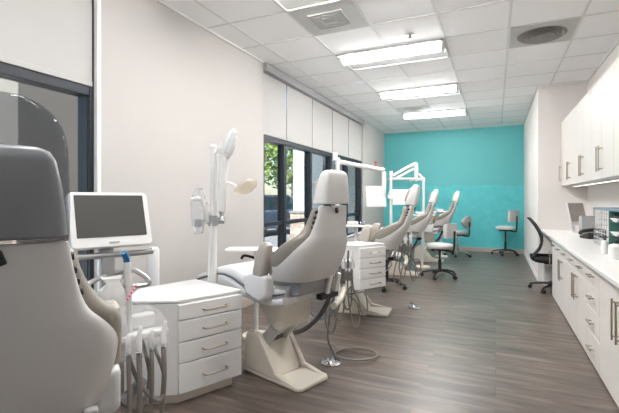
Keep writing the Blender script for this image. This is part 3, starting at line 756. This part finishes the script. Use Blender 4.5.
# bagged instruments
bm = nb(); rings = []
for z, w, h, x in ((.58, .03, .018, .03), (.66, .04, .03, .02), (.74, .045, .032, .005), (.80, .055, .036, -.005), (.84, .05, .03, -.005), (.875, .03, .012, 0), (.895, .042, .006, .0)):
    rings.append([Vector((x+u+random.uniform(-.006, .006), -.085+v+random.uniform(-.006, .006), z+random.uniform(-.008, .008))) for u, v in rrect(w, h, h*.9, 3)])
loft(bm, rings); obj('plastic_bag', bm, M_milky, t)
# handpiece holder and hoses
bm = nb(); box2(bm, (-.01, -.12, .60), (.24, -.06, .635)); hold = obj('handpiece_holder', bm, M_milky, t, bevel=.012)
bm = nb(); box2(bm, (.0, -.05, .63), (.20, .0, .70)); obj('control_head', bm, M_milky, t, bevel=.012)
rings = []
for z, w, h, x, y in ((.54, .10, .05, .12, -.10), (.60, .13, .065, .12, -.095), (.66, .125, .06, .11, -.08), (.71, .10, .05, .10, -.06), (.74, .07, .025, .08, -.05)):
    rings.append([Vector((x+u+random.uniform(-.009, .009), y+v+random.uniform(-.009, .009), z+random.uniform(-.014, .014))) for u, v in rrect(w, h, h*.7, 3)])
obj('plastic_cover', loft(nb(), rings), M_thin, t, angle=20)
obj('gauge', cyl(nb(), (.055, -.055, .665), (.055, -.07, .665), .02, None, 16), M_dgrey, t)
HX = [.0, .05, .095, .15, .205]
for i, x in enumerate(HX):
    hp = obj('handpiece', tube(nb(), [(x, -.135, .56), (x+.002, -.13, .62), (x+.012, -.125, .67-.03*(i % 2))], lambda u: .015-.006*u, 10), M_milky if i % 2 else M_white, t)
    obj('hose', tube(nb(), [(x, -.135, .57), (x+.003, -.137, .42), (x+.006, -.14+.01*i, .24), (x-.01, -.13, .10+.01*i), (x-.06, -.06, .09), (x*.4, .0, .18), (x*.2, .01, .36)], .0125 if i % 2 == 0 else .010, 8), M_bhose, hp)
obj('hose', tube(nb(), [(-.04, -.10, .60), (-.03, -.11, .45), (.05, -.12, .33), (.12, -.10, .30), (.17, -.06, .42), (.13, -.03, .62)], .010, 8), M_hose, t)
obj('hose', tube(nb(), [(.05, -.10, .60), (.10, -.11, .42), (.19, -.13, .31), (.22, -.10, .42), (.17, -.04, .60)], .009, 8), M_hose, t)
obj('cross_arm', tube(nb(), [(-.12, -.12, .26), (.0, -.10, .32), (.14, -.06, .40)], .025, 10), M_grey, t)

# white rounded post behind the drawer cabinet
t = thing('suction_post', 'white round-topped post behind the foreground drawer cabinet', 'post', (-2.37, 2.33, 0))
obj('post', lathe(nb(), [(0, 0), (.046, 0), (.046, .84), (.042, .862), (.03, .872), (0, .875)]), M_white, t); obj('foot', lathe(nb(), [(0, 0), (.09, 0), (.085, .02), (0, .022)]), M_cream, t)

# ------------------------------------------------------------------ dental light on its pole by the left wall
t = thing('dental_light', 'white dental light folded upright on a pole before the plain left wall', 'dental light', (-1.893, 2.44, -.09), atan(186/408))
# local x = to the right as seen from the doorway, y = away
obj('foot', lathe(nb(), [(0, .09), (.034, .09), (.034, .12), (0, .12)]), M_white, t)
obj('pole', cyl(cyl(nb(), (0, 0, .11), (0, 0, 1.20), .028), (0, 0, 1.20), (0, 0, 1.71), .024, .022), M_white, t)
obj('pole_cap', ball(nb(), (0, 0, 1.71), .026, (1, 1, .8)), M_white, t)
bm = nb(); cyl(bm, (0, 0, 1.13), (0, 0, 1.205), .038); box2(bm, (-.05, -.03, 1.145), (.09, .03, 1.19)); obj('collar', bm, M_grey, t, bevel=.004)
obj('spring_arm', tube(nb(), [(.065, -.02, 1.17), (.075, -.02, 1.42), (.085, -.02, 1.64)], lambda u: .026+.012*u, 10, 3), M_white, t)
obj('yoke', tube(nb(), [(.03, 0, 1.66), (.07, -.01, 1.70), (.10, -.02, 1.64), (.09, -.02, 1.56)], .014, 8), M_white, t)
rings = []
for k, (w, h) in enumerate(((.012, .008), (.035, .022), (.045, .03), (.048, .034), (.046, .03), (.036, .022), (.014, .01))):
    p = Vector((.085, -.03, 1.60)).lerp(Vector((.165, -.05, 1.83)), k/6)
    rings.append([p+Vector((u*.93, v, -u*.32)) for u, v in rrect(w, h, h*.8)])
hd = obj('lamp_head', loft(nb(), rings), M_white, t)
bm = nb(); box(bm, (.145, -.075, 1.73), (.04, .012, .16), Matrix.Rotation(R(19), 4, 'Y')); obj('lamp_lens', bm, M_film, hd, bevel=.004)
rings = []
for k, (w, h) in enumerate(((.01, .01), (.03, .04), (.045, .055), (.04, .05), (.012, .02))):
    p = Vector((.16, -.04, 1.39)).lerp(Vector((.33, -.06, 1.44)), k/4)
    rings.append([p+Vector((0, u*.8, v)) for u, v in rrect(w, h, min(w, h)*.85)])
sh_ = obj('splash_shield', loft(nb(), rings), M_amber, t)
obj('shield_arm', tube(nb(), [(.08, -.02, 1.43), (.13, -.03, 1.445), (.2, -.05, 1.41)], .008, 6), M_white, sh_)
for i, (a, b) in enumerate((((-.15, -.04, 1.32), (-.03, -.02, 1.30)), ((-.14, -.02, 1.27), (-.02, -.02, 1.22)), ((-.09, -.03, 1.40), (-.03, -.02, 1.16)))):
    obj('handle', tube(nb(), [a, Vector(a).lerp(Vector(b), .5)+Vector((0, -.02, .02)), b], .018, 8), M_milky, t)
bm = nb(); rings = []
for z, w in ((1.40, .02), (1.33, .05), (1.24, .055), (1.15, .045), (1.08, .025)):
    rings.append([Vector((-.10+u+random.uniform(-.01, .01), -.03+v, z+random.uniform(-.01, .01))) for u, v in rrect(w, w*.5, w*.45, 3)])
obj('plastic_bag', loft(bm, rings), M_film, t)
bm = nb(); box2(bm, (-.12, -.06, 1.13), (-.06, -.01, 1.18)); obj('tip_holder', bm, M_grey, t, bevel=.006)
obj('cable', tube(nb(), [(0, -.03, 1.18), (-.015, -.045, .95), (-.02, -.04, .7), (.03, -.03, .5)], .007, 6), M_white, t)

# tray table by the second chair
t = thing('tray_table', 'small white tray on a black bracket beside the legrest of the second chair', 'tray', (-2.05, 3.1, 0), atan(186/408))
obj('post', cyl(nb(), (.10, .0, 0), (.10, 0, .76), .02), M_white, t); obj('foot', lathe(nb(), [(0, 0), (.13, 0), (.125, .02), (0, .025)], (.1, 0, 0)), M_cream, t)
obj('bracket', tube(tube(nb(), [(.10, 0, .70), (.0, -.02, .73), (-.03, -.02, .70)], .012, 8), [(.1, 0, .68), (.1, 0, .78)], .02, 8, 0), M_black, t)
obj('tray', prism(nb(), rrect(.17, .12, .03), 'z', .775, .793), M_white, t, bevel=.005)

# ------------------------------------------------------------------ hose unit behind the second chair's back, and its copy
def hose_unit(loc, rz, label):
    t = thing('hose_unit', label, 'dental hose unit', loc, rz, 'hanging hose units')
    obj('arm', tube(nb(), [(-.10, -.40, .50), (-.04, -.28, .52), (0, -.10, .545), (0, 0, .56)], .022, 10), M_cream, t)
    bm = nb(); box2(bm, (-.02, -.02, .54), (.02, .02, .70)); obj('post', bm, M_grey, t, bevel=.004)
    bm = nb(); box2(bm, (-.06, -.04, .60), (.07, .04, .67)); br = obj('bracket', bm, M_grey, t, bevel=.008)
    bm = nb(); box2(bm, (-.08, -.06, .70), (.09, .05, .76)); obj('holder', bm, M_milky, t, bevel=.01)
    bm = nb()
    for i in range(5):
        x = -.065+.033*i
        hp = obj('handpiece', tube(nb(), [(x, -.07, .70), (x, -.068, .77), (x+.004, -.06, .84)], lambda u: .011-.004*u, 8), M_dgrey if i % 2 else M_white, t)
        d = .22+.045*((i*2) % 5); e = .03*(i-2)
        obj('hose', tube(nb(), [(x, -.07, .71), (x-.012+e*.3, -.08, .55), (x-.015+e, -.085, d+.12), (x+.015+e, -.08, d), (x+.055+e, -.07, d+.02), (x+.06+e*.6, -.05, d+.16), (.02+e*.3, -.03, .50), (.0, -.02, .62)], .0065, 8), M_hose, hp)
    obj('tall_post', cyl(nb(), (.07, .03, .50), (.07, .03, .78), .008), M_alu, t)
    return t
hu = hose_unit((-1.09, 3.02, 0), atan(186/408), 'bundle of looped grey hoses hanging behind the back of the second dental chair')
dup_thing(hu, (-1.0, 4.93, 0), atan(186/408), 'looped hoses hanging behind the back of the third dental chair')
def foot_control(loc, rz, label, coil):
    t = thing('foot_control', label, 'foot pedal', loc, rz, 'foot pedals')
    obj('disc', lathe(nb(), [(0, 0), (.072, 0), (.075, .008), (.066, .018), (.035, .022), (.030, .032), (0, .034)]), M_chrome, t)
    obj('cord', tube(nb(), coil, .008, 8), M_hose, t)
    return t
cl = [(-.02, .05, .012), (.03, .09, .01)]
for k in range(12):
    a = R(200-k*35); cl.append((.20+.17*cos(a), .13+.14*sin(a), .01+.0022*k))
cl += [(.02, .14, .04), (-.02, .11, .15), (-.01, .08, .30), (.02, .07, .48), (.06, .07, .6)]
ft = foot_control((-1.126, 2.86, 0), atan(186/408), 'round chrome foot pedal with coiled cord on the floor beside the second chair', cl)
foot_control((-.84, 4.70, 0), atan(186/408), 'round chrome foot pedal on the floor beside the third chair', [(-.02, .05, .012), (.02, .10, .012), (.06, .16, .012), (.0, .2, .012)])

# floating drawer unit by the third chair
drawer_cabinet('drawer_cabinet', 'small white four-drawer unit in front of the third dental chair', poly3, 0, 1, .371, .80, [0, .25, .5, .75, 1], plinth=False, post=[(-1.24, 3.87, .375), (-1.27, 3.95, .32), (-1.34, 4.12, .26), (-1.40, 4.24, .22)])

# ------------------------------------------------------------------ equipment poles further back
PSI = atan(186/408)
def mon_panel(t, c, w, h, rz):
    m = Matrix.Translation(Vector(c)) @ Matrix.Rotation(rz, 4, 'Z') @ Matrix.Rotation(R(-8), 4, 'X')
    f = obj('monitor', loft(nb(), [[m @ Vector((u, y, v)) for u, v in rrect(w/2*s, h/2*s, .015)] for y, s in ((-.015, .97), (-.008, 1), (.015, 1), (.025, .9))]), M_white, t)
    obj('screen', loft(nb(), [[m @ Vector((u, y, v+.008)) for u, v in rrect(w/2-.018, h/2-.026, .003)] for y in (-.0175, -.014)]), mat('white_lit_screen', srgb(225, 228, 230), .3, emit=(.9, .95, 1), estr=.12), f)
    bm = nb()
    for k in range(4):
        box(bm, m @ Vector((-.08+.05*k, -.019, .02+.015*(k % 2))), (.024, .003, .012), Matrix.Rotation(rz, 4, 'Z'))
    box(bm, m @ Vector((-.03, -.019, -.03)), (.12, .003, .006), Matrix.Rotation(rz, 4, 'Z'))
    obj('screen_icons', bm, mat('screen_grey', srgb(150, 160, 170), .5), f)
    return f
def pole_unit(label, loc, h, arms, mon, rz=PSI):
    t = thing('equipment_pole', label, 'equipment pole', loc, rz, 'white equipment poles')
    obj('foot', lathe(nb(), [(0, 0), (.12, 0), (.115, .02), (.04, .03), (0, .03)]), M_white, t)
    obj('pole', cyl(nb(), (0, 0, .02), (0, 0, h), .026), M_white, t)
    obj('pole_cap', cyl(nb(), (0, 0, h-.06), (0, 0, h+.02), .036, .03), M_white, t)
    for a in arms: obj('arm', tube(nb(), a[0], a[1], 10, a[2] if len(a) > 2 else 4), M_white, t)
    if mon: mon_panel(t, *mon)
    return t
# third chair: pole hidden behind the second chair's headrest, arm to the right holding a monitor
t = pole_unit('white pole behind the second chair headrest with a long arm and white monitor', (-1.76, 4.69, 0), 1.72,
          [([(0, 0, 1.68), (.02, 0, 1.69), (.30, .1, 1.645), (.60, .2, 1.60)], .028, 3), ([(.60, .2, 1.62), (.605, .2, 1.45), (.60, .2, 1.28)], .03, 3)], ((.50, .2, 1.265), .27, .27, R(12)))
bm = nb(); box2(bm, (-.06, -.04, 1.70), (.0, .04, 1.80)); obj('arm_joint', bm, M_white, t, bevel=.012)
k = 1.09
def up(pts): return [(x*k, y*k, 1.24+(z-1.24)*k) for x, y, z in pts]
t = pole_unit('white pole carrying raised twin arms and a white monitor by the fourth chair', (-1.75, 7.45, 0), 1.725,
          [(up([(0, 0, 1.60), (.20, .05, 1.72), (.42, .1, 1.83), (.46, .1, 1.82)]), .028, 3), (up([(0, 0, 1.53), (.20, .05, 1.64), (.42, .1, 1.75)]), .023, 3),
           (up([(.44, .1, 1.84), (.455, .1, 1.76), (.45, .1, 1.60), (.47, .1, 1.54)]), .034, 3), (up([(-.04, 0, 1.57), (.25, .05, 1.575), (.55, .1, 1.575)]), .023, 3), (up([(.46, .1, 1.68), (.55, .1, 1.60), (.58, .1, 1.53)]), .026, 3)], ((.22, .1, 1.265), .39, .29, R(8)))
bm = nb(); ball(bm, (0, -.03, 1.34), .05); box2(bm, (-.06, -.06, 1.24), (.05, .02, 1.32)); obj('arm_joint', bm, M_white, t)
pole_unit('white pole left of the farthest dental chairs against the teal wall', (-1.37, 8.75, 0), 1.66,
          [([(-.02, 0, 1.62), (-.14, -.02, 1.64), (-.3, -.05, 1.62)], .022, 3)], None)

# side tables / trays with instruments near third and fourth chairs
def tray_unit(label, loc, z, w=.2, d=.13):
    t = thing('instrument_tray', label, 'tray', loc, PSI, 'white instrument trays')
    obj('post', cyl(nb(), (0, .02, 0), (0, .02, z), .022), M_white, t); obj('foot', lathe(nb(), [(0, 0), (.13, 0), (.125, .02), (0, .025)]), M_cream, t)
    obj('tray', prism(nb(), rrect(w, d, .03), 'z', z, z+.02), M_white, t, bevel=.006)
    bm = nb(); box2(bm, (-w*.6, -.05, z+.02), (w*.1, .05, z+.07)); obj('tray_box', bm, M_milky, t, bevel=.01)
    for k in range(3): obj('instrument', tube(nb(), [(w*.3+.02*k, -.08, z+.03), (w*.3+.02*k, .05, z+.035), (w*.3+.03*k, .08, z+.06)], .007, 6), M_chrome, t)
tray_unit('white instrument tray left of the back of the third dental chair', (-1.62, 5.0, 0), .88)
tray_unit('white instrument tray left of the back of the fourth dental chair', (-1.2, 7.55, 0), .93)
tray_unit('white instrument tray left of the back of the farthest dental chair', (-1.05, 9.1, 0), .95)

# ------------------------------------------------------------------ outside
bm = nb(); box2(bm, (-40, -25, -.15), (XL-.2, 45, -.06)); box2(bm, (XL-.2, -25, -.15), (25, YF-.15, -.06)); struct('ground', bm, M_asph)
struct('bounce_terrace', box2(nb(), (-6, -8, -.06), (5, YF-.15, -.03)), mat('pale_paving', srgb(214, 210, 204), .9, var=.03))  # unseen pale slab added to bounce sunlight up through the front opening
struct('sidewalk', box2(nb(), (-5.2, -6, -.06), (XL-.2, 20, -.03)), M_conc)
def pier(name, x0, x1, y0, y1, label, m, base=True):
    t = thing(name, label, 'pillar', ((x0+x1)/2, (y0+y1)/2, -.06))
    a, b = (x1-x0)/2, (y1-y0)/2
    obj('shaft', box2(nb(), (-a, -b, 0), (a, b, 4.2)), m, t, bevel=.01)
    if base: obj('stone_base', box2(nb(), (-a-.05, -b-.05, 0), (a+.05, b+.05, .95)), M_stone, t, bevel=.01); obj('base_cap', box2(nb(), (-a-.07, -b-.07, .95), (a+.07, b+.07, 1.01)), M_stucco, t, bevel=.01)
pier('pillar', -4.6, -4.0, 2.3, 4.9, 'broad grey-brown stucco pillar with stone base outside the nearest window', M_stucco)
pier('pillar', -4.3, -4.0, 8.5, 9.6, 'pale stucco pillar with stone base outside the far window', M_lstucco)
t = thing('neighbouring_wall', 'dark brick wall with an arched opening outside the far window', 'wall', (-4.6, 9.9, -.06))
bm = nb(); box2(bm, (-.3, 0, 0), (0, 6, 4.2)); obj('brick_face', bm, M_brick, t)
arch = [(.55, 0), (1.55, 0), (1.55, 1.8)]+[(1.05+.5*cos(R(a)), 1.8+.5*sin(R(a))) for a in range(15, 180, 15)]+[(.55, 1.8)]
obj('arch_shade', prism(nb(), arch, 'x', 0, .03), M_dark, t)  # flat dark panel painted in for the shade inside the arch
arch2 = [(1.05+(u-1.05)*1.16, v*1.04) for u, v in arch]
obj('arch_surround', prism(nb(), arch2, 'x', 0, .02), M_stucco, t)

def tree(loc, h, r, label, n=900, m=M_leaf, name='tree', trunk=True, ls=.16, group='trees outside'):
    t = thing(name, label, name, loc, 0, group)
    if trunk:
        bm = tube(nb(), [(0, 0, 0), (.06, .03, h*.4), (-.05, 0, h*.75)], lambda u: .13-.08*u, 8)
        for k in range(5):
            a = k*1.3; tube(bm, [(0, 0, h*.4), (r*.35*cos(a), r*.35*sin(a), h*.58), (r*.6*cos(a), r*.6*sin(a), h*.75)], lambda u: .05-.03*u, 6)
        obj('trunk', bm, M_bark, t)
    bm = nb(); zc = h*.68 if trunk else h*.5; rz = h*.34 if trunk else h*.5
    for k in range(n):
        while True:
            p = Vector((random.uniform(-1, 1), random.uniform(-1, 1), random.uniform(-1, 1)))
            if .35 < p.length < 1: break
        c = Vector((p.x*r, p.y*r, zc+p.z*rz)); s = ls*random.uniform(.6, 1.3)
        q = Matrix.Rotation(random.uniform(0, 6), 4, 'Z') @ Matrix.Rotation(random.uniform(0, 3), 4, 'X')
        vs = [bm.verts.new(c+q @ Vector(v)*s) for v in ((-.5, 0, 0), (0, -.3, .05), (.5, 0, 0), (0, .3, .05))]
        bm.faces.new(vs)
    obj('foliage', bm, m, t, angle=180)
tree((-9.2, 16.9, -.1), 5.2, 1.5, 'yellow-green tree seen through the left pane of the far window', 2000, ls=.2)
tree((-13, 25.5, -.1), 6, 2.4, 'taller tree farther behind the yellow-green tree', 900, ls=.3)
tree((-8.3, 16.2, -.1), 1.2, .55, 'low round shrub below the tree outside the far window', 700, M_leafd, 'shrub', False, .12, None)
tree((-10.6, 22.0, -.1), 1.5, 2.2, 'wide hedge row behind the parked cars', 1500, M_leafd, 'hedge', False, .14, None)
def car(loc, rz, m, label):
    t = thing('car', label, 'car', loc, rz, 'parked cars')
    pr = [(-2.1, .25), (-2.15, .7), (-1.9, .85), (-1.2, .9), (1.0, .92), (2.0, .82), (2.15, .6), (2.1, .25)]
    obj('body', prism(nb(), pr, 'y', -.85, .85), m, t, bevel=.08, bseg=3)
    bm = nb(); loft(bm, [[Vector((x, y*.8, .88)) for x, y in ((-1.5, -1), (1.15, -1), (1.15, 1), (-1.5, 1))], [Vector((x, y*.65, 1.4)) for x, y in ((-1.0, -1), (.35, -1), (.35, 1), (-1.0, 1))]]); cb = obj('cabin', bm, M_cglass, t, bevel=.04)
    bm = nb(); box2(bm, (-.98, -.64, 1.39), (.33, .64, 1.43)); obj('roof', bm, m, cb, bevel=.02)
    for x in (-1.35, 1.35):
        for s in (-1, 1):
            w = obj('wheel', cyl(nb(), (x, s*.70, .32), (x, s*.88, .32), .32, None, 20), M_tyre, t); obj('hubcap', cyl(nb(), (x, s*.87, .32), (x, s*.89, .32), .2, None, 16), M_alu, w)
car((-7.6, 13.2, -.06), R(75), M_car, 'dark blue parked car seen low through the far window')
car((-13.6, 17.0, -.06), R(75), M_carw, 'silver parked car behind the dark blue one')

# ------------------------------------------------------------------ light, world, camera
w = bpy.data.worlds.new('World'); SC.world = w; w.use_nodes = True
nt = w.node_tree; bg = nt.nodes['Background']
sk = nt.nodes.new('ShaderNodeTexSky'); sk.sky_type = 'NISHITA'; sk.sun_elevation = R(42); sk.sun_rotation = R(60); sk.sun_disc = False
nt.links.new(sk.outputs[0], bg.inputs['Color']); bg.inputs['Strength'].default_value = .24
sun = bpy.data.lights.new('sun', 'SUN'); sun.energy = 15; sun.angle = R(1); sun.color = (1, .99, .97)
so = bpy.data.objects.new('sun', sun); COL.objects.link(so); so.rotation_euler = (R(40), 0, R(14))

cam = bpy.data.cameras.new('camera'); co = bpy.data.objects.new('camera', cam); COL.objects.link(co)
cam.sensor_fit = 'HORIZONTAL'; cam.sensor_width = 36; cam.lens = 408/619*36
cam.shift_y = -8/619; cam.clip_start = .02
co.location = (0, 0, 1.24); co.rotation_euler = (R(90), 0, atan(186/408))
SC.camera = co
SC.view_settings.view_transform = 'Standard'; SC.view_settings.look = 'None'
SC.view_settings.exposure = 1.3; SC.view_settings.gamma = 1
